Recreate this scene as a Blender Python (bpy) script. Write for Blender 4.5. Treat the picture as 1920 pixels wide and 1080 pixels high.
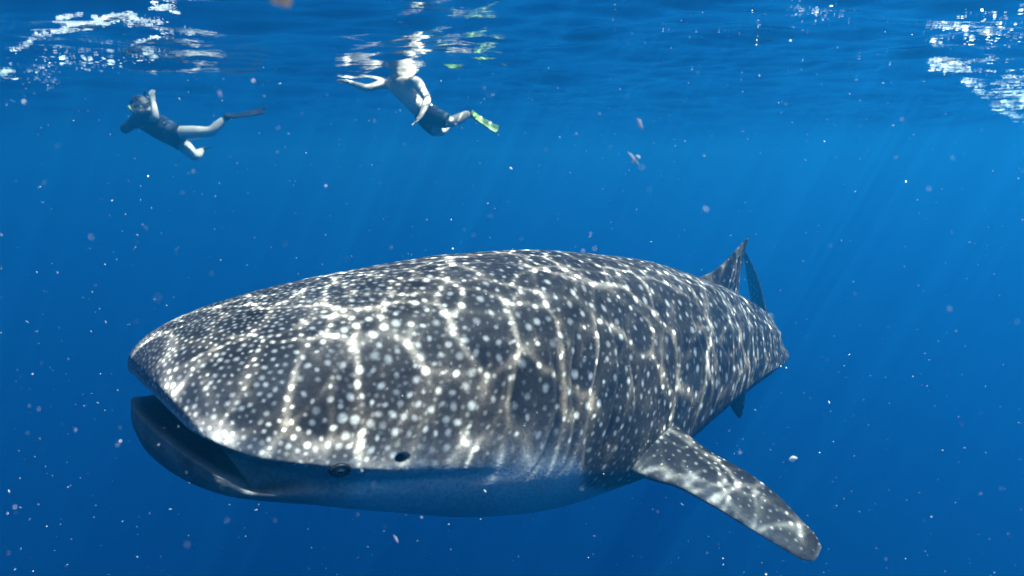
import bpy, bmesh, math, random
import numpy as np
from mathutils import Vector, Matrix, noise

random.seed(7); rng = np.random.default_rng(7)
for o in list(bpy.data.objects): bpy.data.objects.remove(o)
scene = bpy.context.scene
COL = scene.collection

# =====================================================================================
# camera, sky, sun, exposure   (metres; water surface at z = 0, camera looks along +Y)
# =====================================================================================
FPX = 1144.0; PITCH = math.radians(12.0); CAMZ = -0.9
cam_data = bpy.data.cameras.new("camera"); cam = bpy.data.objects.new("camera", cam_data); COL.objects.link(cam)
cam.location = (0, 0, CAMZ); cam.rotation_euler = (math.pi/2-PITCH, 0, 0)
cam_data.sensor_width = 36.0; cam_data.lens = 36.0*FPX/1920.0
cam_data.clip_start = 0.02; cam_data.clip_end = 500
cam_data.dof.use_dof = True; cam_data.dof.focus_distance = 2.9; cam_data.dof.aperture_fstop = 2.0
scene.camera = cam

SUN_ELEV = math.radians(64); SUN_AZ = math.radians(92)      # azimuth clockwise from +Y (ahead), so 90 = right
sun_dir = Vector((math.sin(SUN_AZ)*math.cos(SUN_ELEV), math.cos(SUN_AZ)*math.cos(SUN_ELEV), math.sin(SUN_ELEV)))
world = bpy.data.worlds.new("World"); scene.world = world; world.use_nodes = True
wn = world.node_tree.nodes; wl = world.node_tree.links
sky = wn.new("ShaderNodeTexSky"); sky.sky_type = 'NISHITA'; sky.sun_disc = False
sky.sun_elevation = SUN_ELEV; sky.sun_rotation = SUN_AZ
wl.new(sky.outputs[0], wn["Background"].inputs[0]); wn["Background"].inputs[1].default_value = 0.10
sd = bpy.data.lights.new("sun", 'SUN'); sd.energy = 5.0; sd.angle = math.radians(0.3); sd.color = (1, .94, .86)
sun = bpy.data.objects.new("sun", sd); COL.objects.link(sun)
sun.rotation_euler = (-sun_dir).to_track_quat('-Z', 'Y').to_euler(); sun.location = (0, 0, 30)

scene.view_settings.view_transform = 'Standard'; scene.view_settings.look = 'None'
scene.view_settings.gamma = 1.0; scene.view_settings.use_curve_mapping = False
scene.view_settings.exposure = 1.4
scene.render.engine = 'CYCLES'
cy = scene.cycles
cy.max_bounces = 5; cy.diffuse_bounces = 2; cy.glossy_bounces = 3; cy.transmission_bounces = 2
cy.volume_bounces = 2; cy.transparent_max_bounces = 12; cy.caustics_reflective = False; cy.caustics_refractive = False
cy.use_denoising = True
HAZE_DENSITY = 0.11; HAZE_COLOR = (0.007, 0.154, 0.348); HAZE_ABSORB = (0.0, 0.20, 0.40); HAZE_G = 0.5

# =====================================================================================
# helpers
# =====================================================================================
def pt(px, py, d):
    u = (px-960)/FPX*d; v = (540-py)/FPX*d
    return np.array([u, v*math.sin(PITCH)+d*math.cos(PITCH), v*math.cos(PITCH)-d*math.sin(PITCH)+CAMZ])
def interp(x, tab):
    """smooth (monotone cubic) interpolation of a table [(x, y), ...]"""
    xs = np.array([a for a, b in tab], float); ys = np.array([b for a, b in tab], float)
    h = np.diff(xs); m = np.diff(ys)/h
    d = np.zeros(len(xs)); d[0] = m[0]; d[-1] = m[-1]
    for i in range(1, len(xs)-1):
        if m[i-1]*m[i] > 0:
            w1 = 2*h[i]+h[i-1]; w2 = h[i]+2*h[i-1]
            d[i] = (w1+w2)/(w1/m[i-1]+w2/m[i])
    x = np.clip(np.asarray(x, float), xs[0], xs[-1])
    i = np.clip(np.searchsorted(xs, x)-1, 0, len(xs)-2)
    t = (x-xs[i])/h[i]
    return ((1+2*t)*(1-t)**2*ys[i] + t*(1-t)**2*h[i]*d[i] + t*t*(3-2*t)*ys[i+1] + t*t*(t-1)*h[i]*d[i+1])

# ---- whale shark: body axis and sections (metres, s runs from the mouth corners to the tail)
HEADING = [(0, 44), (1.0, 38), (2.0, 37), (3.0, 44), (4.0, 58), (5.0, 65), (6.6, 62)]
C0 = (-1.085, 1.975)
ZC = [(0, -.975), (.15, -.985), (.3, -1.00), (0.5, -1.03), (1.0, -1.12), (1.5, -1.20), (2.2, -1.255), (3.0, -1.31), (4.0, -1.50), (5.0, -1.72), (6.6, -1.84)]   # relative to camera
WID = [(0, .485), (.1, .525), (.25, .565), (.5, .60), (1.0, .63), (1.5, .62), (2.2, .55), (3.0, .42), (3.8, .29), (4.5, .21), (5.2, .15), (6.0, .09), (6.6, .05)]
TOP = [(0, .245), (.010, .270), (.03, .318), (.06, .365), (.12, .418), (.3, .496), (.6, .594), (1.0, .70), (1.5, .76), (2.2, .71), (3.0, .52), (3.8, .345), (4.5, .26), (5.2, .18), (6.0, .11), (6.6, .06)]
BOT = [(0, -.15), (.02, -.10), (.06, -.02), (.15, .075), (.4, .24), (.7, .36), (1.0, .44), (1.5, .49), (2.0, .45), (2.6, .26), (3.0, .21), (3.8, .17), (4.5, .14), (5.2, .12), (6.0, .08), (6.6, .05)]
SLEN = 6.6
_ss = np.linspace(0, SLEN, 1400); _ph = np.radians(interp(_ss, HEADING)); _ds = _ss[1]-_ss[0]
_cx = C0[0]+np.concatenate([[0], np.cumsum(np.cos((_ph[1:]+_ph[:-1])/2))*_ds])
_cy = C0[1]+np.concatenate([[0], np.cumsum(np.sin((_ph[1:]+_ph[:-1])/2))*_ds])
def axis_frame(s):
    s = np.asarray(s, float)
    x = np.interp(s, _ss, _cx); y = np.interp(s, _ss, _cy); z = interp(s, ZC)+CAMZ
    ph = np.interp(s, _ss, _ph)
    dz = (interp(s+.02, ZC)-interp(s-.02, ZC))/.04
    C = np.stack([x, y, z], -1)
    T = np.stack([np.cos(ph), np.sin(ph), dz], -1); T /= np.linalg.norm(T, axis=-1, keepdims=True)
    N = np.stack([np.sin(ph), -np.cos(ph), 0*ph], -1)          # towards the near flank
    U = np.cross(N, T); U = -U if np.mean(U[..., 2]) < 0 else U
    return C, T, N, U
SNOUT = [(0, .150), (.010, .186), (.03, .203), (.06, .195), (.12, .16), (.3, .085), (.5, .04), (.8, .01), (1.0, 0), (6.6, 0)]
JAW = [(0, .185), (.03, .222), (.08, .232), (.15, .21), (.3, .13), (.5, .06), (.8, .01), (1.0, 0), (6.6, 0)]
PIGMENT = [(0, 60), (.01, 46), (.03, 32), (.06, 22), (.12, 14), (.2, 9), (.3, 5), (.45, 2.5), (1.0, 1), (1.25, -4), (1.45, -26), (1.8, -38), (2.4, -34), (3.2, -24), (6.6, -20)]   # lower edge of the dark back, degrees
LIP_TUCK = .046       # lips set back under the edge of the snout
def spow(v, e): return np.sign(v)*np.abs(v)**e
def body_point(s, th, ins=0.0):
    """surface point(s) at station s, angle th (0 near flank, pi/2 back, -pi/2 belly); ins shrinks the section"""
    s = np.asarray(s, float); th = np.asarray(th, float)
    C, T, N, U = axis_frame(s)
    w = interp(s, WID)-ins; c = np.cos(th); sn = np.sin(th)
    head = np.clip(1-s/1.4, 0, 1)
    up = sn > 0
    kk = np.clip((1.6-s)/1.2, 0, 1)
    tip = np.clip(1-s/.35, 0, 1)**2
    ew = np.where(up, .86-.18*head+.20*tip, .92+.30*kk*kk*(3-2*kk))
    eh = np.where(up, .95+.10*head, .95)
    h = np.where(up, interp(s, TOP)-ins, interp(s, BOT)-ins)
    a = spow(c, ew)*w; b = spow(sn, eh)*h
    lat = np.degrees(np.arcsin(np.clip(np.abs(sn), 0, 1)))*np.sign(sn)
    u = np.clip((interp(s, PIGMENT)+2-lat)/11, 0, 1); u = u*u*(3-2*u)*np.clip((lat+30)/26, 0, 1)*np.clip((1.05-s)/.75, 0, 1)*LIP_TUCK
    # long ridges down the flanks; the lowest becomes the tail keel
    r = 0
    for ang, amp in ((8, .008), (32, .009), (58, .008)):
        g = np.exp(-((np.degrees(np.abs(np.where(c >= 0, th, math.pi-th)))-ang)/4.5)**2)*(th > 0)*np.clip((s-.9)/.6, 0, 1)
        r = r+amp*g*np.clip((6.0-s)/1.5, 0, 1)
    kd = np.degrees(np.where(c >= 0, th, math.pi-th)); kd = (kd+180) % 360-180
    r = r+np.exp(-((kd+2)/9)**2)*.06*np.clip((s-3.0)/1.4, 0, 1)*np.clip((6.4-s)/.6, 0, 1)
    a = a+r*c-u*c; b = b+r*sn
    f = np.where(up, interp(s, SNOUT), interp(s, JAW))*np.abs(sn)**.95-u*np.abs(sn)**.6*np.where(up, 1, .3)
    P = C+N*a[..., None]+U*b[..., None]-T*f[..., None]
    return P

def surface_pt(px, py, below=0.0):
    """where the ray through a photo pixel meets the water surface"""
    a = pt(px, py, 1.0)-np.array([0, 0, CAMZ])
    k = (-CAMZ)/a[2]
    for _ in range(4):
        p = np.array([0, 0, CAMZ])+a*k
        k = (wave(p[0], p[1])-below-CAMZ)/a[2]
    return np.array([0, 0, CAMZ])+a*k
def wave_raw(x, y):
    z = 0.0*x+0.0*y
    for kx, ky, amp, ph in WAVES: z = z+amp*np.sin(kx*x+ky*y+ph)
    return z
WAVES = []
_r = np.random.default_rng(21)
for lam, amp, n in ((7.0, .018, 3), (2.6, .016, 5), (1.1, .0085, 8), (.5, .0032, 12), (.26, .0013, 14)):
    for i in range(n):
        l = lam*_r.uniform(.7, 1.4); a = _r.normal(1.25, .55)      # crests run mostly across the view
        WAVES.append((2*math.pi/l*math.cos(a), 2*math.pi/l*math.sin(a), amp*_r.uniform(.5, 1.1), _r.uniform(0, 6.28)))
def wave(x, y):
    q = np.clip((np.asarray(x, float)-1.2)/5.5, 0, 1); q2 = np.clip((np.asarray(x, float)-8)/10, 0, 1)
    return wave_raw(x, y)-.20*(q*q*(3-2*q)-q2*q2*(3-2*q2))          # a long swell: the trough lies to the right

def vnoise(P, sc, seed=0.0):
    """cheap smooth value noise for arrays of points"""
    q = P*sc+seed; i = np.floor(q).astype(np.int64); f = q-i; f = f*f*(3-2*f); r = 0
    for a in (0, 1):
        for b_ in (0, 1):
            for c in (0, 1):
                h = ((i[..., 0]+a)*73856093) ^ ((i[..., 1]+b_)*19349663) ^ ((i[..., 2]+c)*83492791)
                h = (h*2654435761) & 0xffffffff; h = ((h >> 13) ^ h) & 0xffff
                r = r+(h/65535.0)*np.where(a, f[..., 0], 1-f[..., 0])*np.where(b_, f[..., 1], 1-f[..., 1])*np.where(c, f[..., 2], 1-f[..., 2])
    return r
def tag(o, label=None, cat=None, group=None, kind=None):
    if label: o["label"] = label
    if cat: o["category"] = cat
    if group: o["group"] = group
    if kind: o["kind"] = kind
    return o
def link(name, me, mat=None, parent=None, smooth=True):
    o = bpy.data.objects.new(name, me); COL.objects.link(o)
    if mat is not None:
        me.materials.clear(); me.materials.append(mat)
    if smooth and len(me.polygons): me.polygons.foreach_set("use_smooth", np.ones(len(me.polygons), bool))
    if parent is not None:
        o.parent = parent
        o.matrix_parent_inverse = parent.matrix_world.inverted()
    me.update()
    return o
def empty(name, loc):
    o = bpy.data.objects.new(name, None); COL.objects.link(o); o.location = loc
    o.matrix_world = Matrix.Translation(loc)
    o.empty_display_size = .1
    return o
def grid_mesh(name, P, wrap_j=False, col=None, cap=False):
    """quads over an (I, J, 3) array of points, optionally closed round J"""
    I, J = P.shape[:2]; V = P.reshape(-1, 3)
    i, j = np.meshgrid(np.arange(I-1), np.arange(J if wrap_j else J-1), indexing='ij')
    j2 = (j+1) % J
    F = np.stack([i*J+j, i*J+j2, (i+1)*J+j2, (i+1)*J+j], -1).reshape(-1, 4)
    me = bpy.data.meshes.new(name)
    me.vertices.add(len(V)); me.vertices.foreach_set("co", V.astype(np.float32).ravel())
    me.loops.add(F.size); me.loops.foreach_set("vertex_index", F.astype(np.int32).ravel())
    me.polygons.add(len(F)); me.polygons.foreach_set("loop_start", np.arange(0, F.size, 4, dtype=np.int32))
    me.update(calc_edges=True); me.validate()
    if col is not None: set_col(me, col.reshape(-1, 3))
    return me
def set_col(me, c):
    at = me.color_attributes.new("Col", 'FLOAT_COLOR', 'POINT')
    at.data.foreach_set("color", np.concatenate([c, np.ones((len(c), 1))], 1).astype(np.float32).ravel())
def new_mat(name):
    m = bpy.data.materials.new(name); m.use_nodes = True
    nt = m.node_tree; b = nt.nodes["Principled BSDF"]
    return m, nt, b
def simple_mat(name, color, rough=.55, spec=.15, var=.25, scale=9.0, sss=0.0):
    m, nt, b = new_mat(name)
    tc = nt.nodes.new("ShaderNodeTexCoord"); n = nt.nodes.new("ShaderNodeTexNoise")
    n.inputs["Scale"].default_value = scale; n.inputs["Detail"].default_value = 4
    nt.links.new(tc.outputs["Object"], n.inputs["Vector"])
    r = nt.nodes.new("ShaderNodeValToRGB")
    r.color_ramp.elements[0].position = .3; r.color_ramp.elements[1].position = .7
    r.color_ramp.elements[0].color = [c*(1-var) for c in color]+[1]
    r.color_ramp.elements[1].color = [min(1, c*(1+var)) for c in color]+[1]
    nt.links.new(n.outputs["Fac"], r.inputs["Fac"]); nt.links.new(r.outputs["Color"], b.inputs["Base Color"])
    b.inputs["Roughness"].default_value = rough; b.inputs["Specular IOR Level"].default_value = spec
    return m
def translucent_mat(name, color, mix=.5):
    m = bpy.data.materials.new(name); m.use_nodes = True; nt = m.node_tree; nt.nodes.clear()
    out = nt.nodes.new("ShaderNodeOutputMaterial"); mx = nt.nodes.new("ShaderNodeMixShader")
    d = nt.nodes.new("ShaderNodeBsdfDiffuse"); t = nt.nodes.new("ShaderNodeBsdfTranslucent")
    d.inputs[0].default_value = (*color, 1); t.inputs[0].default_value = (*color, 1)
    mx.inputs[0].default_value = mix
    nt.links.new(d.outputs[0], mx.inputs[1]); nt.links.new(t.outputs[0], mx.inputs[2]); nt.links.new(mx.outputs[0], out.inputs[0])
    return m

# =====================================================================================
# the sea: rippled surface seen from below, and the water itself
# =====================================================================================
CAU_D = 3.7
def caustic_tile(L=8.0, n=500, ph=2400, D=1.0, seed=4, amp=1.0):
    r = np.random.default_rng(seed); g = (np.arange(ph)+.5)/ph*L
    sx = np.zeros((ph, ph), np.float32); sy = np.zeros((ph, ph), np.float32)
    gx = np.exp(1j*2*math.pi*g/L)
    for lam, slope, cnt in ((2.2, .05, 6), (1.0, .075, 10), (.55, .060, 12), (.3, .030, 10)):
        for _ in range(cnt):
            l = lam*r.uniform(.75, 1.35); a = r.uniform(0, 2*math.pi)
            kx = round(L/l*math.cos(a)); ky = round(L/l*math.sin(a)); k = math.hypot(kx, ky) or 1
            p = r.uniform(0, 6.28); s = slope*r.uniform(.6, 1.2)*amp/math.sqrt(cnt)*1.6
            w = np.real(np.outer(gx**kx*np.exp(1j*p), gx**ky)).astype(np.float32)*s
            sx += w*(kx/k); sy += w*(ky/k)
    x = (g[:, None]-.25*D*sx)/L*n; y = (g[None, :]-.25*D*sy)/L*n
    x0 = np.floor(x).astype(np.int32); y0 = np.floor(y).astype(np.int32); fx = x-x0; fy = y-y0
    h = np.zeros(n*n)
    for a in (0, 1):
        for b in (0, 1):
            h += np.bincount((((x0+a) % n)*n+(y0+b) % n).ravel(), weights=((fx if a else 1-fx)*(fy if b else 1-fy)).ravel(), minlength=n*n)
    return (h.reshape(n, n)*(n*n)/(ph*ph)).astype(np.float32)
def surface_material():
    m = bpy.data.materials.new("water_surface"); m.use_nodes = True; nt = m.node_tree; nt.nodes.clear(); N = nt.nodes.new; L = nt.links.new
    out = N("ShaderNodeOutputMaterial"); mix = N("ShaderNodeMixShader"); tr = N("ShaderNodeBsdfTransparent"); gl = N("ShaderNodeBsdfGlossy")
    fr = N("ShaderNodeFresnel"); fr.inputs["IOR"].default_value = 1.333
    gl.inputs["Color"].default_value = (.97, .98, 1, 1); gl.inputs["Roughness"].default_value = .08
    tc = N("ShaderNodeTexCoord")
    nz = N("ShaderNodeTexNoise"); nz.inputs["Scale"].default_value = 9; nz.inputs["Detail"].default_value = 3
    mp = N("ShaderNodeMapping"); mp.inputs["Scale"].default_value = (.45, 1, 1)
    L(tc.outputs["Object"], mp.inputs[0]); L(mp.outputs[0], nz.inputs["Vector"])
    bp = N("ShaderNodeBump"); bp.inputs["Strength"].default_value = 1.0; bp.inputs["Distance"].default_value = .010
    L(nz.outputs["Fac"], bp.inputs["Height"]); L(bp.outputs[0], fr.inputs["Normal"]); L(bp.outputs[0], gl.inputs["Normal"])
    # waves bunch the sunlight that passes through into a bright net (computed by refracting a sheet of rays)
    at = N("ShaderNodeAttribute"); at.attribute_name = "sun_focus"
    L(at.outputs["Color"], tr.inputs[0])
    L(fr.outputs[0], mix.inputs[0]); L(tr.outputs[0], mix.inputs[1]); L(gl.outputs[0], mix.inputs[2]); L(mix.outputs[0], out.inputs[0])
    return m
def spaced(parts, far):
    a = []
    for lo, hi, st in parts: a += list(np.arange(lo, hi-st*.5, st))
    a.append(parts[-1][1]); st = parts[-1][2]
    while a[-1] < far: st *= 1.25; a.append(a[-1]+st)
    st = parts[0][2]
    while a[0] > -far: st *= 1.25; a.insert(0, a[0]-st)
    return np.array(a)
gx = spaced(((-14, -7, .14), (-7, -.5, .04), (-.5, 3.9, .011), (3.9, 8, .05), (8, 16, .14)), 57); gy = spaced(((1.4, 6.2, .011), (6.2, 13, .04), (13, 27, .14)), 57)
X, Y = np.meshgrid(gx, gy, indexing='ij')
fade = 1/(1+(np.hypot(X, Y)/26)**4)
Z = wave(X, Y)*fade
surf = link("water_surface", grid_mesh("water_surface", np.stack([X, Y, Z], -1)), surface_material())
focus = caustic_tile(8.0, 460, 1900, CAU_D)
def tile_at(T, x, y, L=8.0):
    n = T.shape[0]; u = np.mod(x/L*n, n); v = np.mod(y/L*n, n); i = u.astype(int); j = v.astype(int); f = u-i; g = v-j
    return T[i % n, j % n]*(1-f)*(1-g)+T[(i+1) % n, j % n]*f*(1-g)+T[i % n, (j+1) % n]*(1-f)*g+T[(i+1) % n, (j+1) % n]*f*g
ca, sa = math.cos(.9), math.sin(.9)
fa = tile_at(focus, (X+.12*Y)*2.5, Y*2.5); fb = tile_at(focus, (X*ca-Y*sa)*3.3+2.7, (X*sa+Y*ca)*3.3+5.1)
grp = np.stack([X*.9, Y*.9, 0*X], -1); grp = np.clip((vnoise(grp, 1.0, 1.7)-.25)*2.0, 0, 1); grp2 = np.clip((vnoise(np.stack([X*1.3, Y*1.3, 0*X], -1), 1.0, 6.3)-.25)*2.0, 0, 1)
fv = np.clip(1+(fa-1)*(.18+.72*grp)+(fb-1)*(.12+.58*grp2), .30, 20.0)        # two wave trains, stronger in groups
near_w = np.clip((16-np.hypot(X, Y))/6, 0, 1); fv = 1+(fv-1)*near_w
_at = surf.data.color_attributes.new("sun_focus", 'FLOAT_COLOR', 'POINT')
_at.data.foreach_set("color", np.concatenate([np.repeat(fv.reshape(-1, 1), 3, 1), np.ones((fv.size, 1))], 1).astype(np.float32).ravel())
if surf.data.polygons[0].normal.z < 0: surf.data.flip_normals()
tag(surf, kind="structure", label="rippled underside of the sea surface across the top")

def haze_box():
    bm = bmesh.new(); bmesh.ops.create_cube(bm, size=1)
    for v in bm.verts: v.co = Vector((v.co.x*120, v.co.y*120, -45 if v.co.z < 0 else .42))
    me = bpy.data.meshes.new("haze"); bm.to_mesh(me); bm.free()
    m = bpy.data.materials.new("sea_water_haze"); m.use_nodes = True; nt = m.node_tree; nt.nodes.clear()
    out = nt.nodes.new("ShaderNodeOutputMaterial"); pv = nt.nodes.new("ShaderNodeVolumePrincipled")
    pv.inputs["Color"].default_value = (*HAZE_COLOR, 1); pv.inputs["Density"].default_value = HAZE_DENSITY
    pv.inputs["Absorption Color"].default_value = (*HAZE_ABSORB, 1)
    pv.inputs["Anisotropy"].default_value = HAZE_G
    nt.links.new(pv.outputs[0], out.inputs["Volume"])
    o = link("haze", me, m, smooth=False)
    tag(o, kind="stuff", label="clear deep blue sea water filling the whole view")
haze_box()

# =====================================================================================
# whale shark
# =====================================================================================
def skin_material():
    m, nt, b = new_mat("shark_skin")
    at = nt.nodes.new("ShaderNodeAttribute"); at.attribute_name = "Col"
    tc = nt.nodes.new("ShaderNodeTexCoord")
    n = nt.nodes.new("ShaderNodeTexNoise"); n.inputs["Scale"].default_value = 70; n.inputs["Detail"].default_value = 5
    nt.links.new(tc.outputs["Object"], n.inputs["Vector"])
    mr = nt.nodes.new("ShaderNodeMapRange"); mr.inputs["From Min"].default_value = .25; mr.inputs["From Max"].default_value = .75
    mr.inputs["To Min"].default_value = .72; mr.inputs["To Max"].default_value = 1.28
    nt.links.new(n.outputs["Fac"], mr.inputs["Value"])
    mul = nt.nodes.new("ShaderNodeVectorMath"); mul.operation = 'SCALE'
    nt.links.new(at.outputs["Color"], mul.inputs[0]); nt.links.new(mr.outputs[0], mul.inputs["Scale"])
    nt.links.new(mul.outputs[0], b.inputs["Base Color"])
    b.inputs["Roughness"].default_value = .5; b.inputs["Specular IOR Level"].default_value = .12
    bp = nt.nodes.new("ShaderNodeBump"); bp.inputs["Strength"].default_value = .35; bp.inputs["Distance"].default_value = .006
    nt.links.new(n.outputs["Fac"], bp.inputs["Height"]); nt.links.new(bp.outputs[0], b.inputs["Normal"])
    return m
SKIN = skin_material()
DARK = np.array([.060, .052, .047]); PALE = np.array([.42, .44, .45]); SPOT = np.array([.80, .77, .72])
def stamp_spots(P, ratio, spacing, allow, tries, rs, size=(.7, 1.35), elong=None):
    """scatter blue-noise spots over an (I, J) sheet of points; returns 0..1 spot strength"""
    I, J = P.shape[:2]
    gi = np.linalg.norm(np.gradient(P, axis=0), axis=-1)+1e-6; gj = np.linalg.norm(np.gradient(P, axis=1), axis=-1)+1e-6
    wgt = (gi*gj/np.maximum(spacing, .01)**2*allow).ravel(); cum = np.cumsum(wgt); out = np.zeros((I, J))
    cell = .11; table = {}
    idx = np.searchsorted(cum, rs.random(tries)*cum[-1]); n = 0
    for k in idx:
        k = min(int(k), I*J-1); i, j = divmod(k, J); p = P[i, j]; sp = spacing[i, j]
        key = tuple((p//cell).astype(int)); ok = True
        for a in (-1, 0, 1):
            for b_ in (-1, 0, 1):
                for c in (-1, 0, 1):
                    for q, qs in table.get((key[0]+a, key[1]+b_, key[2]+c), ()):
                        d = q-p
                        if d[0]*d[0]+d[1]*d[1]+d[2]*d[2] < (.5*(sp+qs))**2: ok = False; break
                    if not ok: break
                if not ok: break
            if not ok: break
        if not ok: continue
        table.setdefault(key, []).append((p, sp)); n += 1
        r = sp*rs.uniform(*size)*(ratio[i, j] if ratio is not None else 1.0); R = r*1.7
        di = int(R/gi[i, j])+2; dj = int(R/gj[i, j])+2
        i0, i1, j0, j1 = max(0, i-di), min(I, i+di+1), max(0, j-dj), min(J, j+dj+1)
        sub = P[i0:i1, j0:j1]; dv = sub-p; sx = rs.normal(size=3); sx /= np.linalg.norm(sx)
        ti = P[min(i+1, I-1), j]-P[max(i-1, 0), j]; ti = ti/(np.linalg.norm(ti)+1e-9); el = elong[i, j]*rs.random() if elong is not None else 0
        d = np.sqrt((dv*dv).sum(-1)+rs.uniform(0, 1.4)*(dv@sx)**2+el*(dv@ti)**2)*(1 if el == 0 else (1+el)**-.22)
        v = np.clip((r*1.55-d)/(r*1.25), 0, 1); v = v*v*(3-2*v)*rs.uniform(.35, 1.0)
        out[i0:i1, j0:j1] = np.maximum(out[i0:i1, j0:j1], v)
    return out

SHARK = empty("whale_shark", Vector(axis_frame(np.array(1.8))[0]))
tag(SHARK, "huge dark grey whale shark with white spots swimming left with its mouth open", "shark")

def build_body():
    S = np.concatenate([np.linspace(0, .06, 26)[:-1], np.linspace(.06, .4, 90)[:-1], np.linspace(.4, 2.4, 330)[:-1], np.linspace(2.4, 4.6, 210)[:-1], np.linspace(4.6, SLEN, 60)])
    T1 = np.radians(np.linspace(-55, 125, 470)[:-1]); T2 = np.radians(np.linspace(125, 305, 150)[:-1])
    TH = np.concatenate([T1, T2]); TH = np.where(TH > math.pi, TH-2*math.pi, TH)
    s, th = np.meshgrid(S, TH, indexing='ij')
    P = body_point(s, th)
    deg = np.degrees(th); near = np.where(np.abs(deg) > 90, np.sign(deg)*180-deg, deg)     # same on both flanks: -90 belly .. 90 back
    Nrm = np.cross(np.gradient(P, axis=0), np.gradient(P, axis=1)); Nrm /= np.linalg.norm(Nrm, axis=-1, keepdims=True)+1e-9
    if np.mean(((P-axis_frame(s)[0])*Nrm).sum(-1)) < 0: Nrm = -Nrm
    # gill slits, spiracle, soft folds
    disp = np.zeros_like(s); slit = np.zeros_like(s); gill_pale = np.zeros_like(s)
    for k in range(5):
        c = 1.12+.125*k+.0022*(near-20)+.03*np.sin(near*.12+k*1.7)
        band = 1/(1+np.exp(-(near+8)/2.0))*1/(1+np.exp((near-34-3*k)/2.5))
        g = np.exp(-((s-c)/.013)**2)*band
        disp -= .007*g; slit = np.maximum(slit, g)
        disp += .0015*np.exp(-((s-c+.035)/.03)**2)*band
        gill_pale = np.maximum(gill_pale, np.exp(-((s-c+.022)/.008)**2)*band)
    spx, spn = .455, 6.5
    pit = np.exp(-(((s-spx)/.020)**2+((near-spn)/1.5)**2)**1.5)
    disp -= .035*pit
    disp += .006*(vnoise(P, 3.0)-.5)+.002*(vnoise(P, 14.0)-.5)
    disp += .05*np.exp(-((s-1.86)/.26)**2-((near+24)/15)**2)                 # muscle at the fin root
    P = P+Nrm*disp[..., None]
    # pigment
    bnd = interp(s, PIGMENT)
    n1 = vnoise(P, 7, 3.1); n2 = vnoise(P, 23, 9.0); n3 = vnoise(np.stack([s*3, th*14, 0*s], -1), 1.0, 5.5)
    back = 1/(1+np.exp(-(near-bnd+(n2-.5)*5)/1.8))
    lip = np.clip((s-.008)/.008, 0, 1); back = np.where(near > 0, back*lip, back)
    n4 = vnoise(np.stack([s*9, th*26, 0*s], -1), 1.0, 8.8)
    shade = .55+.75*n1*n3*1.6+.35*(n2-.5)+.5*(n4-.4)
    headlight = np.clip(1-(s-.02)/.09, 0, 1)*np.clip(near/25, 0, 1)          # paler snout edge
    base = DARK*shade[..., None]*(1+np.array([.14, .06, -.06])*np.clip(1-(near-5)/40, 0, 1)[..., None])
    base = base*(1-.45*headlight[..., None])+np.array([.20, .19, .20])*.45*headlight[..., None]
    low = np.exp(-((near-bnd-5)/7)**2)*np.clip(1-s/2.2, 0, 1)                # greyer band low on the cheek
    base = base+np.array([.10, .095, .095])*low[..., None]
    spacing = interp(s, [(0, .019), (.15, .024), (.35, .033), (.6, .046), (1.0, .058), (1.6, .064), (3, .072), (6.6, .07)])*(.78+.5*vnoise(P, 4.0, 6.1))
    ratio = interp(s, [(0, .29), (.35, .30), (.6, .265), (1.0, .21), (2.0, .19), (6.6, .185)])
    elong = np.clip((s-1.1)/.9, 0, 1)*2.6
    eye = np.exp(-(((s-.25)/.17)**2+((near-6)/12)**2)); spacing = spacing*(1-.42*eye)
    top_dense = np.clip((near-45)/35, 0, 1)*np.clip(1-s/1.2, 0, 1); spacing = spacing*(1-.30*top_dense)
    gi = np.clip(1-np.abs(s-1.7)/.5, 0, 1)*np.clip(1-(near+5)/40, 0, 1); spacing = spacing*(1-.35*gi)
    allow = (back > .35)*1.0+1e-6
    spots = stamp_spots(P, ratio, spacing, allow, 50000, rng, elong=elong)
    faint = stamp_spots(P, ratio, spacing*.62, allow*(s > .3), 30000, rng, elong=elong); spots = np.maximum(spots, faint*.30)
    spots *= back*(1-pit)
    # pale upright bars between the spot columns behind the gills
    warp = (vnoise(np.stack([s*2, th*3, 0*s], -1), 1.0, 2.2)-.5)*.22
    bar = np.abs(np.mod(s+warp, .21)/.21-.5)*.21
    bars = np.exp(-(bar/.008)**2)*np.clip((s-1.8)/.5, 0, 1)*(.25+.5*n1)*np.clip((near+20)/25, 0, 1)
    jaw_shade = np.maximum(np.clip(1.15-s/.30, 0, 1)*np.clip((9-near)/6, 0, 1), np.clip(1.3-s/.16, 0, 1)*(near < bnd+4))  # shade under the snout, put into the jaw and lip colour
    pale = PALE*(1-np.clip(.86-.25*n2, 0, 1)[..., None]*jaw_shade[..., None]**.6)
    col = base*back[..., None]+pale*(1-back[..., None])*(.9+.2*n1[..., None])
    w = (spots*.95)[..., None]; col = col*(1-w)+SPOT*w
    w = (bars*.30*back)[..., None]; col = col*(1-w)+SPOT*.8*w
    w = np.clip(slit*.40+pit*1.3, 0, 1)[..., None]; col = col*(1-w)+np.array([.012, .012, .013])*w
    w = (gill_pale*.06)[..., None]; col = col*(1-w)+SPOT*.85*w
    # mouth: lips roll in, then the dark throat
    C, T, N, U = axis_frame(np.array(0.0)); M = C+U*.06
    rim = P[0]; rows, cols = [], []
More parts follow.
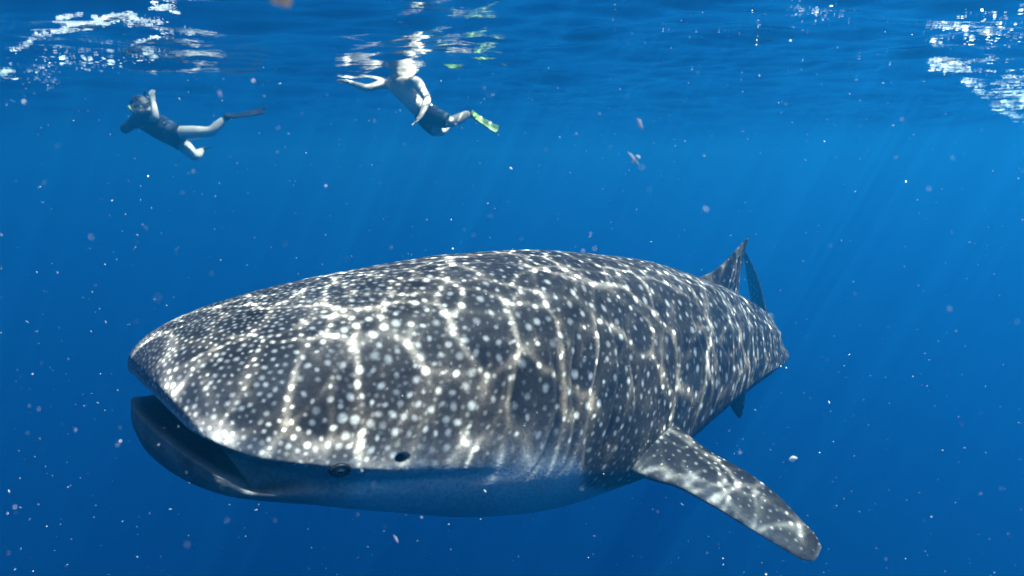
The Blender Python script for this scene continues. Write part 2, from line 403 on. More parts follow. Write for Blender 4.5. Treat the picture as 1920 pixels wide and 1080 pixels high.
    for k, (d, sc, vs) in enumerate(((.012, .985, 1.0), (.03, .965, .96), (.06, .95, .98), (.12, .93, 1.1), (.22, .90, 1.3), (.38, .84, 1.5), (.6, .74, 1.6), (.85, .6, 1.5), (1.0, .3, .9), (1.03, .02, .02))):
        r = rim-M; along = (r@T); lat = r@N; ver = r@U
        q = M+np.outer(lat*sc, N)+np.outer(ver*sc*vs, U)+np.outer(along*(1-min(1, d*1.2))+d, T)
        rows.insert(0, q)
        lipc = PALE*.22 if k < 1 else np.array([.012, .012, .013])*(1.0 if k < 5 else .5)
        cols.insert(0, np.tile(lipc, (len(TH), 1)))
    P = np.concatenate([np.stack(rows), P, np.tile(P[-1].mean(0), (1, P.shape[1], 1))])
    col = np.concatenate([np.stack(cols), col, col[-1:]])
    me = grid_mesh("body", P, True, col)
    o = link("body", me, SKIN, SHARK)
    bm = bmesh.new(); bm.from_mesh(me); bmesh.ops.recalc_face_normals(bm, faces=bm.faces); bm.to_mesh(me); bm.free()
    return o
body = build_body()

def resample(poly, n, f0=0.0, f1=1.0):
    p = np.array(poly, float); d = np.concatenate([[0], np.cumsum(np.linalg.norm(np.diff(p, axis=0), axis=1))]); d /= d[-1]
    # cubic through the points
    t = np.linspace(f0, f1, n); out = np.empty((n, 3))
    for a in range(3): out[:, a] = interp(t, list(zip(d, p[:, a])))
    return out
def fin(name, LE, TE, tmax, root, spot=.055, n=90, m=60, label=None, pale_le=.0, parent=SHARK, seed=3):
    """a lofted fin between a leading and a trailing edge, rounded in section, its root buried by `root` metres"""
    a = resample(LE, n); b = resample(TE, n)
    ext = 10; da = (a[0]-a[4]); db = (b[0]-b[4]); dirm = (da/np.linalg.norm(da)+db/np.linalg.norm(db)); dirm /= np.linalg.norm(dirm)
    k = np.linspace(root, 0, ext+1)[:-1, None]
    a = np.concatenate([a[0]+dirm*k, a]); b = np.concatenate([b[0]+dirm*k, b])
    f = np.concatenate([np.zeros(ext), np.linspace(0, 1, n)])[:, None]
    ch = (b-a); span = np.gradient((a+b)/2, axis=0); nrm = np.cross(ch, span); nrm /= np.linalg.norm(nrm, axis=1, keepdims=True)+1e-9
    c = (1-np.cos(np.linspace(0, math.pi, m)))/2
    prof = np.sqrt(np.clip(c, 0, 1))*(1-c)**.9*2.1
    flare = 1+.9*np.exp(-(f/.10)**2)
    th = tmax*flare*(1-.86*f)*np.clip((1-f)*14, 0, 1)**.5
    up = a[:, None]+ch[:, None]*c[None, :, None]+nrm[:, None]*(prof[None, :, None]*th[:, :, None]*.5)
    dn = a[:, None]+ch[:, None]*c[None, ::-1, None][:, 1:-1]-nrm[:, None]*(prof[::-1][1:-1][None, :, None]*th[:, :, None]*.5)
    P = np.concatenate([up, dn], 1)
    P = np.concatenate([P, np.tile(P[-1].mean(0), (1, P.shape[1], 1))])
    cu = np.concatenate([c, c[::-1][1:-1]])[None, :]*np.ones((P.shape[0], 1)); ff = np.concatenate([f, f[-1:]])*np.ones((1, P.shape[1]))
    n1 = vnoise(P, 11, 4.4); n2 = vnoise(P, 37, 1.0)
    rs = np.random.default_rng(seed)
    sp = stamp_spots(P, None, np.full(cu.shape, spot)*(1-.25*ff)*(.7+.6*n1), np.ones(cu.shape), 6000, rs, (.14, .28))
    base = np.array([.044, .038, .035])*(.5+.9*n1)[..., None]
    w = (np.exp(-(cu/.30)**2)*pale_le*(.4+n1)*np.clip(n2*1.8, 0, 1))[..., None]; base = base*(1-w)+np.array([.36, .345, .33])*w
    w = (sp*.65*np.clip((cu-.10)/.2, .25, 1)*np.clip(ff*6+.3, 0, 1))[..., None]; colr = base*(1-w)+SPOT*w
    edge = np.clip((ff-.965)/.03, 0, 1)*.5; colr = colr*(1-edge[..., None])+np.array([.34, .34, .34])*edge[..., None]
    me = grid_mesh(name, P, True, colr)
    o = link(name, me, SKIN, parent)
    bm = bmesh.new(); bm.from_mesh(me); bmesh.ops.recalc_face_normals(bm, faces=bm.faces); bm.to_mesh(me); bm.free()
    if label: o["label"] = label
    return o
PL = [pt(*q) for q in ((1160, 885, 2.84), (1215, 897, 2.69), (1255, 908, 2.64), (1320, 940, 2.58), (1400, 988, 2.52), (1470, 1030, 2.46), (1508, 1050, 2.43), (1524, 1052, 2.42), (1533, 1044, 2.42))]
PT = [pt(*q) for q in ((1252, 782, 2.98), (1290, 815, 2.90), (1330, 845, 2.84), (1400, 885, 2.74), (1450, 921, 2.66), (1500, 972, 2.56), (1532, 1008, 2.48), (1541, 1026, 2.44))]
fin("pectoral_fin", PL, PT, .10, .22, .035, 170, 100, pale_le=.35)
_C, _T, _N, _U = axis_frame(np.array(1.85))
mir = lambda q: q-2*np.dot(q-_C, _N)*_N
fin("pectoral_fin", [mir(q) for q in PL], [mir(q) for q in PT], .10, .22, .06, 50, 24, pale_le=.8, seed=5)
DL = [pt(*q) for q in ((1308, 522, 3.84), (1335, 510, 3.95), (1360, 490, 4.08), (1384, 464, 4.28), (1397, 450, 4.38), (1402, 446, 4.42))]
DT = [pt(*q) for q in ((1390, 588, 4.55), (1385, 560, 4.48), (1386, 530, 4.44), (1391, 500, 4.43), (1399, 464, 4.43), (1404, 447, 4.43))]
fin("dorsal_fin", DL, DT, .075, .12, .06, 70, 44, seed=8)
TL = [pt(*q) for q in ((1441, 612, 6.85), (1434, 570, 7.15), (1418, 512, 7.55), (1402, 478, 7.85), (1394, 468, 7.95))]
TT = [pt(*q) for q in ((1424, 606, 7.35), (1410, 572, 7.65), (1402, 530, 7.85), (1396, 490, 7.95), (1392, 469, 8.0))]
fin("caudal_fin", TL, TT, .07, .12, .07, 40, 24, seed=9)
BL = [pt(*q) for q in ((1440, 612, 6.95), (1436, 640, 7.1), (1424, 668, 7.3), (1418, 676, 7.36))]
BT = [pt(*q) for q in ((1426, 612, 7.3), (1422, 635, 7.35), (1418, 660, 7.38), (1416, 674, 7.4))]
fin("caudal_fin", BL, BT, .06, .12, .07, 30, 20, seed=10, label="lower lobe of the tail fin")
VL = [pt(*q) for q in ((1364, 742, 4.20), (1370, 760, 4.24), (1378, 776, 4.30), (1386, 785, 4.34))]
VT = [pt(*q) for q in ((1400, 724, 4.45), (1397, 745, 4.44), (1394, 768, 4.40), (1389, 784, 4.36))]
fin("pelvic_fin", VL, VT, .035, .10, .06, 24, 16, seed=11)

def uv_ball(name, c, ax, ay, az, ra, rb, rc, mat, parent, seg=28, rings=18):
    bm = bmesh.new(); bmesh.ops.create_uvsphere(bm, u_segments=seg, v_segments=rings, radius=1)
    for v in bm.verts: v.co = Vector(c+ax*v.co.x*ra+ay*v.co.y*rb+az*v.co.z*rc)
    me = bpy.data.meshes.new(name); bm.to_mesh(me); bm.free()
    return link(name, me, mat, parent)
def ring(name, c, ax, ay, az, ra, rb, thick, mat, parent, seg=36):
    t = np.linspace(0, 2*math.pi, seg, endpoint=False)[:, None]; q = np.linspace(0, 2*math.pi, 10, endpoint=False)[None, :]
    rr = 1+thick*np.cos(q)
    P = c+ax*(ra*rr*np.cos(t))[..., None]+ay*(rb*rr*np.sin(t))[..., None]+az*(ra*thick*np.sin(q)+0*t)[..., None]
    P = np.concatenate([P, P[:1]])
    return link(name, grid_mesh(name, P, True), mat, parent)
M_eyerim = simple_mat("eye_rim_skin", (.02, .02, .022), .4, .3); M_iris = simple_mat("eye_iris", (.16, .15, .13), .15, .5, .3, 60); M_pupil = simple_mat("eye_pupil", (.004, .004, .005), .15, .5, 0)
def eye_at(s0, deg, side):
    th = math.radians(deg) if side > 0 else math.pi-math.radians(deg)
    p = body_point(np.array(s0), np.array(th)); C, T, N, U = axis_frame(np.array(s0))
    az = N*side*.93-U*.25-T*.25; az /= np.linalg.norm(az); ax = T-az*np.dot(T, az); ax /= np.linalg.norm(ax); ay = np.cross(az, ax)
    p = p+az*.002
    e = uv_ball("eye", p-az*.016, ax, ay, az, .028, .024, .024, M_iris, SHARK)
    ring("eyelid", p-az*.001, ax, ay, az, .027, .019, .30, M_eyerim, e)
    uv_ball("pupil", p+az*.0035-ay*.002, ax, ay, az, .012, .009, .005, M_pupil, e, 18, 12)
eye_at(.25, 6.5, 1); eye_at(.25, 6.5, -1)

# =====================================================================================
# two snorkellers at the surface
# =====================================================================================
def skin_chains(name, chains, mat, parent=None, sub=2, extra=None):
    """one continuous surface grown over joint chains: chains = [[(point, radius), ...], ...]; chains share joints by position"""
    bm = bmesh.new(); lay = bm.verts.layers.skin.verify(); seen = {}
    root = True
    for ch in chains:
        prev = None
        for p, r in ch:
            key = tuple(np.round(p, 4))
            v = seen.get(key)
            if v is None:
                v = bm.verts.new(Vector(p)); seen[key] = v
                rr = r if isinstance(r, tuple) else (r, r)
                v[lay].radius = rr; v[lay].use_root = root; root = False
            if prev is not None and prev is not v and bm.edges.get((prev, v)) is None: bm.edges.new((prev, v))
            prev = v
    me = bpy.data.meshes.new(name); bm.to_mesh(me); bm.free()
    o = bpy.data.objects.new(name, me); COL.objects.link(o)
    sk = o.modifiers.new("skin", 'SKIN'); sk.use_smooth_shade = True; sk.branch_smoothing = .3
    ss = o.modifiers.new("sub", 'SUBSURF'); ss.levels = sub; ss.render_levels = sub
    dg = bpy.context.evaluated_depsgraph_get(); ev = o.evaluated_get(dg); me2 = bpy.data.meshes.new_from_object(ev)
    bpy.data.objects.remove(o); bpy.data.meshes.remove(me)
    me2.name = name
    return link(name, me2, mat, parent)
def cloth_from(name, bodyo, segs, mat, parent, off=.012):
    """cloth that follows the body: the faces nearest to the given joint segments, pushed out along the skin; segs = [(a, b, t0, t1, take)]"""
    me = bodyo.data; n = len(me.vertices); co = np.empty(n*3); me.vertices.foreach_get("co", co); co = co.reshape(-1, 3)
    no = np.empty(n*3); me.vertices.foreach_get("normal", no); no = no.reshape(-1, 3)
    best = np.full(n, 1e9); take = np.zeros(n, bool)
    for a, b, t0, t1, tk in segs:
        ab = b-a; t = ((co-a)@ab)/np.dot(ab, ab); tc_ = np.clip(t, 0, 1); d = np.linalg.norm(co-(a+tc_[:, None]*ab), axis=1)
        w = d < best; best = np.where(w, d, best); take = np.where(w, tk & (t >= t0) & (t <= t1), take)
    faces = [f.vertices[:] for f in me.polygons if sum(take[v] for v in f.vertices) >= len(f.vertices)*.75]
    used = sorted({v for f in faces for v in f}); ix = {v: i for i, v in enumerate(used)}
    out = [(co[v]+no[v]*off).tolist() for v in used]
    m2 = bpy.data.meshes.new(name); m2.from_pydata(out, [], [[ix[v] for v in f] for f in faces]); 
    o = link(name, m2, mat, parent); s_ = o.modifiers.new("thickness", 'SOLIDIFY'); s_.thickness = .010; s_.offset = -1
    return o
def V(px, py, d): return pt(px, py, d)
def lerp(a, b, t): return a+(b-a)*t
M_skin1 = simple_mat("pale_skin", (.74, .61, .50), .55, .2, .10, 14)
M_skin2 = simple_mat("tanned_skin", (.64, .51, .40), .55, .2, .12, 14)
M_rash = simple_mat("dark_rash_guard_cloth", (.020, .026, .040), .75, .1, .3, 22)
M_short = simple_mat("dark_shorts_cloth", (.022, .030, .045), .8, .1, .35, 26)
M_rubber = simple_mat("black_fin_rubber", (.012, .013, .016), .45, .3, .3, 30)
M_lime = simple_mat("lime_fin_plastic", (.16, .28, .04), .4, .3, .45, 14)
M_yellow = simple_mat("yellow_green_mask_plastic", (.55, .60, .16), .4, .3, .15, 30)
M_hair = simple_mat("dark_hair", (.035, .026, .02), .7, .2, .4, 60)
M_glass = simple_mat("mask_lens", (.03, .05, .06), .1, .6, .1, 5)

def hand_chains(wrist, dirv, palm_n, size=.19, curl=.25):
    """palm and five fingers of different length rooted in the palm"""
    d = dirv/np.linalg.norm(dirv); n = palm_n-d*np.dot(palm_n, d); n /= np.linalg.norm(n); w = np.cross(d, n)
    palm = wrist+d*size*.42; out = [[(wrist, .026), (lerp(wrist, palm, .55), (.036, .022)), (palm, (.038, .018))]]
    for k, (off, ln) in enumerate(((-.030, .075), (-.011, .088), (.009, .082), (.028, .064))):
        a = palm+w*off*.9+d*.004; b = a+d*ln*.5+n*(-curl*.02)+w*off*.15; c = b+d*ln*.5-n*curl*.055
        out.append([(palm, (.038, .018)), (a+d*.012, .0095), (b, .009), (c, .007)])
    t0 = lerp(wrist, palm, .45); t1 = t0-w*.042+d*.018; t2 = t1-w*.018+d*.034
    out.append([(lerp(wrist, palm, .55), (.036, .022)), (t1, .011), (t2, .008)])
    return out
def foot_fin(name, ankle, dirv, side, length, width, mat, rib_mat, parent, pocket=.26):
    """swim fin: foot pocket, tapering blade with raised side rails"""
    d = dirv/np.linalg.norm(dirv); sd = side-d*np.dot(side, d); sd /= np.linalg.norm(sd); nn = np.cross(d, sd)
    I, J = 26, 13; P = np.zeros((I, 2*J, 3))
    for i in range(I):
        t = i/(I-1); hw = (.042+.012*math.sin(min(1, t/.35)*math.pi*.5)) if t < .35 else .054+(width/2-.054)*((t-.35)/.65)**.8
        th = .045*(1-t/.38) if t < .34 else .006
        th = max(th, .006); bend = .10*t*t*length
        c = ankle+d*(t*length)+nn*bend*.5
        for j in range(J):
            u = -1+2*j/(J-1); e = math.sqrt(max(0, 1-u*u)) if t < .34 else 1
            tip = d*(-.03*u*u if i == I-1 else 0)
            P[i, j] = c+sd*hw*u+nn*(th*(e*.8+.2))+tip; P[i, 2*J-1-j] = c+sd*hw*u-nn*(th*(e*.8+.2))+tip
    me = grid_mesh(name, P, True); bm = bmesh.new(); bm.from_mesh(me)
    bmesh.ops.holes_fill(bm, edges=[e for e in bm.edges if e.is_boundary], sides=0); bmesh.ops.recalc_face_normals(bm, faces=bm.faces); bm.to_mesh(me); bm.free()
    o = link(name, me, mat, parent)
    for sgn in (-1, 1):
        ch = []
        for i in range(5, I, 4):
            t = i/(I-1); hw = .054+(width/2-.054)*(max(0, t-.35)/.65)**.8
            ch.append((ankle+d*(t*length)+nn*.05*t*t*length+sd*hw*sgn*.96, .011*(1.1-.5*t)))
        skin_chains("rail", [ch], rib_mat, o, 1)
    return o
def head_mesh(name, c, face, up, mat, parent, r=.105):
    """head with brow, nose, mouth, chin, ears"""
    f = face/np.linalg.norm(face); u = up-f*np.dot(up, f); u /= np.linalg.norm(u); w = np.cross(f, u)
    th = np.linspace(0.02, math.pi-.02, 34)[:, None]; ph = np.linspace(0, 2*math.pi, 44, endpoint=False)[None, :]
    z = np.cos(th)+0*ph; x = np.sin(th)*np.cos(ph); y = np.sin(th)*np.sin(ph)
    front = np.clip(x, 0, 1)
    g = lambda z0, y0, sz, sy: np.exp(-((z-z0)/sz)**2-((y-y0)/sy)**2)*(x > 0)
    jaw = np.clip(-z, 0, 1)
    X = x*(1.02-.10*jaw)+front*.0+.20*g(-.12, 0, .16, .13)+.05*g(.18, 0, .10, .5)-.07*(g(.06, .33, .10, .14)+g(.06, -.33, .10, .14))+.06*g(-.45, 0, .07, .22)-.03*g(-.52, 0, .03, .2)+.10*g(-.8, 0, .16, .25)
    Y = y*(.80-.22*jaw); ears = np.exp(-((z+.05)/.2)**2-((x+.05)/.12)**2); Y = Y+np.sign(y)*.16*ears
    Z = z*1.22
    P = c+r*(X[..., None]*f+Y[..., None]*w+Z[..., None]*u)
    o = link(name, grid_mesh(name, P, True), mat, parent)
    return o, f, u, w
def hair_cap(name, c, f, u, w, mat, parent, r=.112, low=-.25):
    th = np.linspace(0.02, 1.75, 22)[:, None]; ph = np.linspace(0, 2*math.pi, 40, endpoint=False)[None, :]
    lim = np.where(np.cos(ph) > .25, .62, 1.0); t = th*lim
    wob = 1+.05*np.sin(ph*9+t*5)+.03*np.sin(ph*17)
    P = c+r*((np.sin(t)*np.cos(ph)*1.02*wob)[..., None]*f+(np.sin(t)*np.sin(ph)*.84*wob)[..., None]*w+((np.cos(t))*1.24*wob)[..., None]*u)
    return link(name, grid_mesh(name, P, True), mat, parent)
def mask(parent, c, f, u, w, mat, r=.105):
    ctr = c+f*r*1.12+u*r*.12
    m = ring("dive_mask", ctr, w, u, f, r*.72, r*.42, .20, mat, parent, 32)
    uv_ball("lens", ctr+f*.004, w, u, f, r*.68, r*.40, .008, M_glass, m, 20, 10)
    th = np.linspace(-2.3, 2.3, 40); q = np.linspace(0, 2*math.pi, 8, endpoint=False)
    P = np.stack([c+r*1.06*(-math.cos(a)*f*1.02+math.sin(a)*w*.86)+u*(r*.12+.012*math.cos(b))+(math.sin(b)*.004)*f for a in th for b in q]).reshape(40, 8, 3)
    link("strap", grid_mesh("strap", P, True), M_rubber, m)
def snorkel(parent, c, f, u, w, mat, vertical, r=.105, ln=.34):
    a = c+f*r*1.12-u*r*.55; b = a+w*r*.9-f*.01-u*.03; e = c+w*r*1.15+u*.02; t = e+vertical*ln
    return skin_chains("snorkel", [[(a, .013), (b, .014), (e, .014), (lerp(e, t, .5), .013), (t, .014)]], mat, parent, 2)

# --- left snorkeller: dark long-sleeved top, one black fin trailing
D1 = 7.4
P1 = empty("person", Vector(V(305, 245, D1)))
tag(P1, "snorkeller in a dark long-sleeved top with bare legs and black fins, at the surface", "person", "snorkellers at the surface")
chest, waist, hips = V(272, 226, D1), V(305, 243, D1), V(333, 259, D1)
neck, hd = V(268, 212, D1), V(266, 201, D1-.02)
shL, shR = V(256, 226, D1+.12), V(282, 220, D1-.18)
kneeR, ankR = V(397, 247, D1-.12), V(421, 222, D1-.1)
kneeL, ankL = V(366, 294, D1+.05), V(378, 282, D1+.42)
hipR, hipL = V(336, 250, D1-.10), V(338, 266, D1+.10)
elL, wrL = V(233, 243, D1+.1), V(246, 236, D1+.35)
elR, wrR = V(292, 222, D1-.36), V(287, 190, D1-.36)
body1 = skin_chains("body", [
    [(hips, (.17, .14)), (waist, (.165, .135)), (chest, (.185, .145)), (neck, .065), (lerp(neck, hd, .7), .055)],
    [(chest, (.16, .12)), (shL, .065), (lerp(shL, elL, .5), .052), (elL, .043), (lerp(elL, wrL, .4), .042), (wrL, .028)],
    [(chest, (.16, .12)), (shR, .065), (lerp(shR, elR, .5), .052), (elR, .043), (lerp(elR, wrR, .4), .042), (wrR, .03)],
    [(hips, (.15, .12)), (hipR, .095), (lerp(hipR, kneeR, .5), .085), (kneeR, .062), (lerp(kneeR, ankR, .35), .062), (ankR, .038)],
    [(hips, (.15, .12)), (hipL, .095), (lerp(hipL, kneeL, .5), .085), (kneeL, .060), (lerp(kneeL, ankL, .35), .060), (ankL, .038)],
]+hand_chains(wrL, V(254, 233, D1+.45)-wrL, np.array([0, 0, 1.]))+hand_chains(wrR, V(285, 178, D1-.34)-wrR, np.array([0, -1., 0])), M_skin1, P1)
SEG1 = [(hips, waist, -9, 9, 0), (waist, chest, -9, 9, 0), (chest, neck, -9, 9, 0), (neck, hd, -9, 9, 0), (chest, shL, -9, 9, 0), (shL, elL, -9, 9, 0), (elL, wrL, -9, 9, 0), (chest, shR, -9, 9, 0), (shR, elR, -9, 9, 0), (elR, wrR, -9, 9, 0), (hips, hipR, -9, 9, 0), (hipR, kneeR, -9, 9, 0), (kneeR, ankR, -9, 9, 0), (hips, hipL, -9, 9, 0), (hipL, kneeL, -9, 9, 0), (kneeL, ankL, -9, 9, 0)]
def wear(segs, rules):
    out = []
    for i, q in enumerate(segs):
        if i in rules: out.append((q[0], q[1], rules[i][0], rules[i][1], True))
        else: out.append((q[0], q[1], -9, 9, False))
    return out
cloth_from("long_sleeved_top", body1, wear(SEG1, {0: (-.2, 9), 1: (-9, 9), 2: (-9, .6), 4: (-9, 9), 5: (-9, 9), 6: (-9, .8), 7: (-9, 9), 8: (-9, .7)}), M_rash, P1, .016)
cloth_from("shorts", body1, wear(SEG1, {0: (-9, .35), 10: (-9, 9), 11: (-9, .12), 13: (-9, 9), 14: (-9, .30)}), M_short, P1, .012)
h1, f1, u1, w1 = head_mesh("head", hd, np.array([-.8, -.35, -.35]), np.array([-.3, 0, 1.]), M_skin1, P1)
hair_cap("hair", hd, f1, u1, w1, M_hair, P1)
mask(P1, hd, f1, u1, w1, M_yellow); snorkel(P1, hd, f1, u1, w1, M_rubber, np.array([.25, 0, 1.]), ln=.20)
foot_fin("swim_fin", lerp(ankR, V(424, 214, D1-.1), .3), V(500, 203, D1-.05)-V(424, 212, D1-.1), np.array([.1, 1., .55]), .47, .19, M_rubber, M_rubber, P1)
foot_fin("swim_fin", ankL, V(385, 274, D1+1.1)-ankL, np.array([1., 0, .3]), .45, .18, M_rubber, M_rubber, P1)

# --- right snorkeller: bare-chested, dark shorts, lime fins, arm stretched out to the left
D2 = 6.55
P2 = empty("person", Vector(V(790, 195, D2)))
tag(P2, "bare-chested snorkeller in dark shorts with lime fins, one arm stretched out left", "person", "snorkellers at the surface")
chest, waist, hips = V(757, 170, D2), V(781, 196, D2), V(802, 219, D2)
neck, hd = V(752, 148, D2-.02), V(742, 128, D2-.05)
shF, shN = V(728, 155, D2+.14), V(780, 152, D2-.20)
elF, wrF = V(688, 166, D2+.05), V(662, 157, D2)
elN, wrN = V(802, 186, D2-.36), V(791, 212, D2-.42)
hipN, hipF = V(812, 218, D2-.10), V(802, 228, D2+.10)
kneeN, ankN = V(846, 230, D2-.10), V(881, 212, D2+.05)
kneeF, ankF = V(823, 247, D2+.02), V(840, 236, D2+.40)
body2 = skin_chains("body", [
    [(hips, (.15, .12)), (waist, (.145, .115)), (chest, (.19, .14)), (neck, .062), (lerp(neck, hd, .6), .058)],
    [(chest, (.19, .14)), (shF, .068), (lerp(shF, elF, .5), .050), (elF, .042), (lerp(elF, wrF, .35), .043), (wrF, .029)],
    [(chest, (.19, .14)), (shN, .070), (lerp(shN, elN, .5), .054), (elN, .044), (lerp(elN, wrN, .35), .045), (wrN, .030)],
    [(hips, (.15, .12)), (hipN, .095), (lerp(hipN, kneeN, .5), .085), (kneeN, .062), (lerp(kneeN, ankN, .35), .064), (ankN, .040)],
    [(hips, (.15, .12)), (hipF, .095), (lerp(hipF, kneeF, .5), .085), (kneeF, .062), (lerp(kneeF, ankF, .35), .062), (ankF, .038)],
]+hand_chains(wrF, V(642, 152, D2-.02)-wrF, np.array([0, .3, 1.]))+hand_chains(wrN, V(784, 224, D2-.44)-wrN, np.array([1., .6, 0])), M_skin2, P2)
SEG2 = [(hips, waist, -9, 9, 0), (waist, chest, -9, 9, 0), (chest, neck, -9, 9, 0), (neck, hd, -9, 9, 0), (chest, shF, -9, 9, 0), (shF, elF, -9, 9, 0), (elF, wrF, -9, 9, 0), (chest, shN, -9, 9, 0), (shN, elN, -9, 9, 0), (elN, wrN, -9, 9, 0), (hips, hipN, -9, 9, 0), (hipN, kneeN, -9, 9, 0), (kneeN, ankN, -9, 9, 0), (hips, hipF, -9, 9, 0), (hipF, kneeF, -9, 9, 0), (kneeF, ankF, -9, 9, 0)]
cloth_from("shorts", body2, wear(SEG2, {0: (-9, .55), 10: (-9, 9), 11: (-9, .85), 13: (-9, 9), 14: (-9, .80)}), M_short, P2, .016)
h2, f2, u2, w2 = head_mesh("head", hd, np.array([-.6, -.5, .1]), np.array([-.1, 0, 1.]), M_skin2, P2)
hair_cap("hair", hd, f2, u2, w2, M_hair, P2)
foot_fin("swim_fin", lerp(ankN, V(884, 213, D2+.06), .3), V(934, 247, D2+.1)-V(882, 212, D2+.05), np.array([.4, 1., .5]), .35, .16, M_lime, M_rubber, P2)
foot_fin("swim_fin", ankF, V(852, 232, D2+1.0)-ankF, np.array([1., 0, .2]), .40, .18, M_lime, M_rubber, P2)

# =====================================================================================
# foam on the surface, specks in the water
# =====================================================================================
def blob_cloud(name, items, mat, seed=1, sub=1, cap=False):
    """many small uneven blobs as one mesh: items = [(centre, (rx, ry, rz), spin)]"""
    r = np.random.default_rng(seed); bm = bmesh.new(); bmesh.ops.create_icosphere(bm, subdivisions=sub, radius=1)
    bv = np.array([v.co[:] for v in bm.verts]); bf = np.array([[v.index for v in f.verts] for f in bm.faces if not cap or f.calc_center_median().z < .12]); bm.free()
    n = len(items); nv = len(bv); Vv = np.empty((n, nv, 3))
    for k, (c, rad, rot) in enumerate(items):
        q = bv*(1+r.normal(0, .16, (nv, 1)))*np.array(rad); Vv[k] = q@rot.T+c
    F = (bf[None]+np.arange(n)[:, None, None]*nv).reshape(-1, 3)
    me = bpy.data.meshes.new(name); me.from_pydata(Vv.reshape(-1, 3).tolist(), [], F.tolist())
    return link(name, me, mat)
def rotz(a): c, s = math.cos(a), math.sin(a); return np.array([[c, -s, 0], [s, c, 0], [0, 0, 1.]])
def rand_rot(r):
    q = r.normal(size=4); q /= np.linalg.norm(q); w, x, y, z = q
    return np.array([[1-2*(y*y+z*z), 2*(x*y-z*w), 2*(x*z+y*w)], [2*(x*y+z*w), 1-2*(x*x+z*z), 2*(y*z-x*w)], [2*(x*z-y*w), 2*(y*z+x*w), 1-2*(x*x+y*y)]])
M_foam = translucent_mat("sea_foam", (.80, .84, .86), .55)
M_snow = translucent_mat("drifting_plankton", (.90, .92, .92), .5)
def streak(r, poly, n, spread, size, items, flat=.35):
    """bubbles strewn along a line given in photo pixels, set just under the surface"""
    p = np.array(poly, float); d = np.concatenate([[0], np.cumsum(np.linalg.norm(np.diff(p, axis=0), axis=1))])
    for _ in range(int(n*1.7)):
        t = r.random()*d[-1]; q = np.array([np.interp(t, d, p[:, 0]), np.interp(t, d, p[:, 1])])+r.normal(0, 1, 2)*np.array(spread)
        c = surface_pt(q[0], min(q[1], 270), .004); k = np.linalg.norm(c-np.array([0, 0, CAMZ]))/FPX
        s = k*size*.46*r.lognormal(0, .55)
        items.append((c, (s*r.uniform(.8, 2.2), s*r.uniform(.7, 1.3), s*flat), rotz(r.uniform(-.6, .6))))
r = np.random.default_rng(11); it = []
streak(r, [(30, 98), (55, 78), (85, 64), (130, 55), (165, 47)], 110, (5, 2.5), 2.2, it)
streak(r, [(130, 56), (175, 46), (205, 37), (240, 28)], 420, (8, 2.6), 2.8, it)
streak(r, [(225, 36), (265, 40), (300, 42)], 90, (8, 4), 2.0, it)
streak(r, [(105, 40), (128, 32), (150, 28)], 50, (5, 2), 1.8, it)
streak(r, [(283, 16), (322, 15)], 60, (4, 1.4), 2.0, it); streak(r, [(322, 22), (335, 25)], 15, (3, 1.2), 1.8, it)
streak(r, [(252, 84), (275, 73), (292, 70)], 45, (4, 2), 1.8, it); streak(r, [(300, 62), (315, 67), (325, 65)], 60, (5, 3), 2.2, it)
streak(r, [(350, 58), (358, 66)], 16, (6, 5), 1.8, it)
streak(r, [(78, 104), (110, 112), (140, 120), (175, 124), (212, 122), (250, 115), (300, 100)], 90, (8, 6), 1.9, it)
streak(r, [(0, 140), (22, 133)], 60, (5, 2), 2.6, it); streak(r, [(0, 150), (25, 144)], 30, (6, 2), 2.0, it)
streak(r, [(30, 135), (80, 135), (100, 150), (60, 172)], 50, (18, 12), 1.7, it)
streak(r, [(8, 195), (40, 184)], 14, (4, 1.5), 1.6, it)
o = blob_cloud("foam", it, M_foam, 2, cap=True); tag(o, "thin white foam streaks under the surface at upper left", kind="stuff")
it = []
streak(r, [(1760, 122), (1785, 120), (1800, 130)], 200, (14, 9), 2.6, it)
streak(r, [(1760, 112), (1785, 108), (1820, 108), (1865, 112), (1900, 125), (1925, 135)], 150, (8, 4), 2.4, it)
streak(r, [(1800, 140), (1815, 155), (1840, 175), (1870, 195), (1900, 215), (1925, 228)], 220, (5, 3.5), 2.4, it)
streak(r, [(1808, 136), (1850, 138), (1900, 145)], 90, (8, 3), 2.2, it)
streak(r, [(1880, 178), (1900, 185), (1925, 200)], 420, (12, 10), 2.8, it)
streak(r, [(1870, 165), (1895, 168), (1925, 160)], 60, (10, 7), 2.0, it)
streak(r, [(1745, 50), (1780, 48), (1815, 54)], 60, (8, 4), 1.9, it)
streak(r, [(1750, 80), (1757, 86)], 12, (5, 5), 1.8, it); streak(r, [(1480, 12), (1540, 30), (1570, 25)], 40, (18, 8), 1.4, it)
for _ in range(170):
    streak(r, [(r.uniform(1805, 1925), r.uniform(-5, 110)), (1860, 60)], 1, (28, 22), 2.2, it)
for _ in range(120):
    x = r.uniform(1150, 1900); streak(r, [(x, r.uniform(0, 120+.1*(x-1150))), (x+2, 60)], 1, (10, 20), 1.1, it)
o = blob_cloud("foam", it, M_foam, 3, cap=True); tag(o, "broken white foam and bubbles under the surface at upper right", kind="stuff")

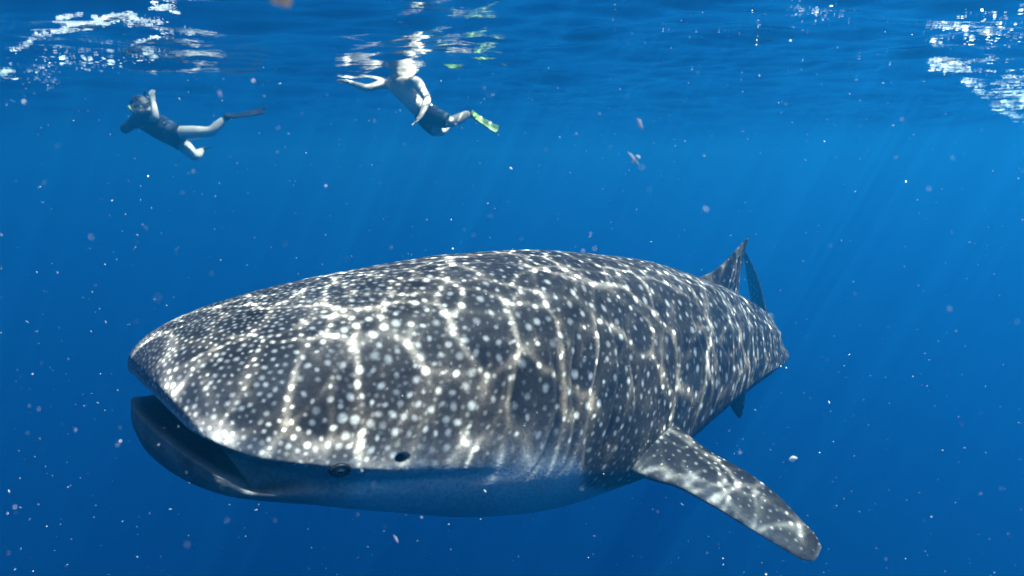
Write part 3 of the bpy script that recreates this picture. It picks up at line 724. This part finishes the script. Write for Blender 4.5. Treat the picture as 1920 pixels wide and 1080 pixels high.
it = []
for _ in range(1500):
    d = r.uniform(.7, 6.5)**1.0; px, py = r.uniform(-60, 1980), r.uniform(120, 1140)
    c = pt(px, py, d)
    if c[2] > -.06: continue
    s = .0010*min(r.lognormal(0, .6), 2.4)*(.5+.35*d); e = r.uniform(1, 3.2) if r.random() < .35 else r.uniform(.8, 1.3)
    it.append((c, (s*e, s*.8, s*.7), rand_rot(r)))
for _ in range(6):
    d = r.uniform(.32, .8); c = pt(r.uniform(0, 1920), r.uniform(60, 1080), d); s = .0006*r.lognormal(0, .4)*(.4+d)
    it.append((c, (s*r.uniform(.8, 2), s, s*.8), rand_rot(r)))
o = blob_cloud("plankton", it, M_snow, 5); tag(o, "fine white specks of plankton drifting all through the water", kind="stuff")

def flake(name, label, pieces, mat=None, cat="plankton"):
    """one larger scrap, made of a few thin uneven slivers"""
    its = []
    for (x0, y0), (x1, y1), d, w in pieces:
        a, b = pt(x0, y0, d), pt(x1, y1, d+.01); ax = b-a; L = np.linalg.norm(ax); ax /= L
        s = np.cross(ax, np.array([0, 1., .2])); s /= np.linalg.norm(s); n = np.cross(ax, s)
        its.append(((a+b)/2, (L/2, w*d/FPX/2, w*d/FPX*.3), np.stack([ax, s, n], 1)))
    o = blob_cloud(name, its, mat or M_snow, 9, 2, cap=True); tag(o, label, cat)
flake("drifting_speck", "round white speck drifting above the pectoral fin tip", [((1481, 861), (1493, 861), 1.6, 12)])
flake("drifting_sliver", "bright upright white sliver drifting under the surface right of centre", [((1196, 222), (1203, 242), 1.3, 8)])
flake("drifting_scrap", "ragged branched pale scrap drifting right of the lime-finned snorkeller", [((1178, 285), (1196, 308), 1.45, 5), ((1184, 303), (1194, 303), 1.45, 6), ((1192, 291), (1200, 297), 1.45, 5)])
flake("drifting_sliver", "small white sliver drifting below the shark's belly", [((739, 1004), (745, 1017), 1.5, 5)])
flake("floating_scrap", "blurred pale orange scrap drifting at the top edge left of the bare-chested snorkeller", [((508, 0), (530, 2), .62, 14), ((520, -2), (548, 2), .62, 18), ((530, 8), (544, 12), .62, 8)], translucent_mat("pale_orange_scrap", (.85, .62, .42), .5), "scrap")
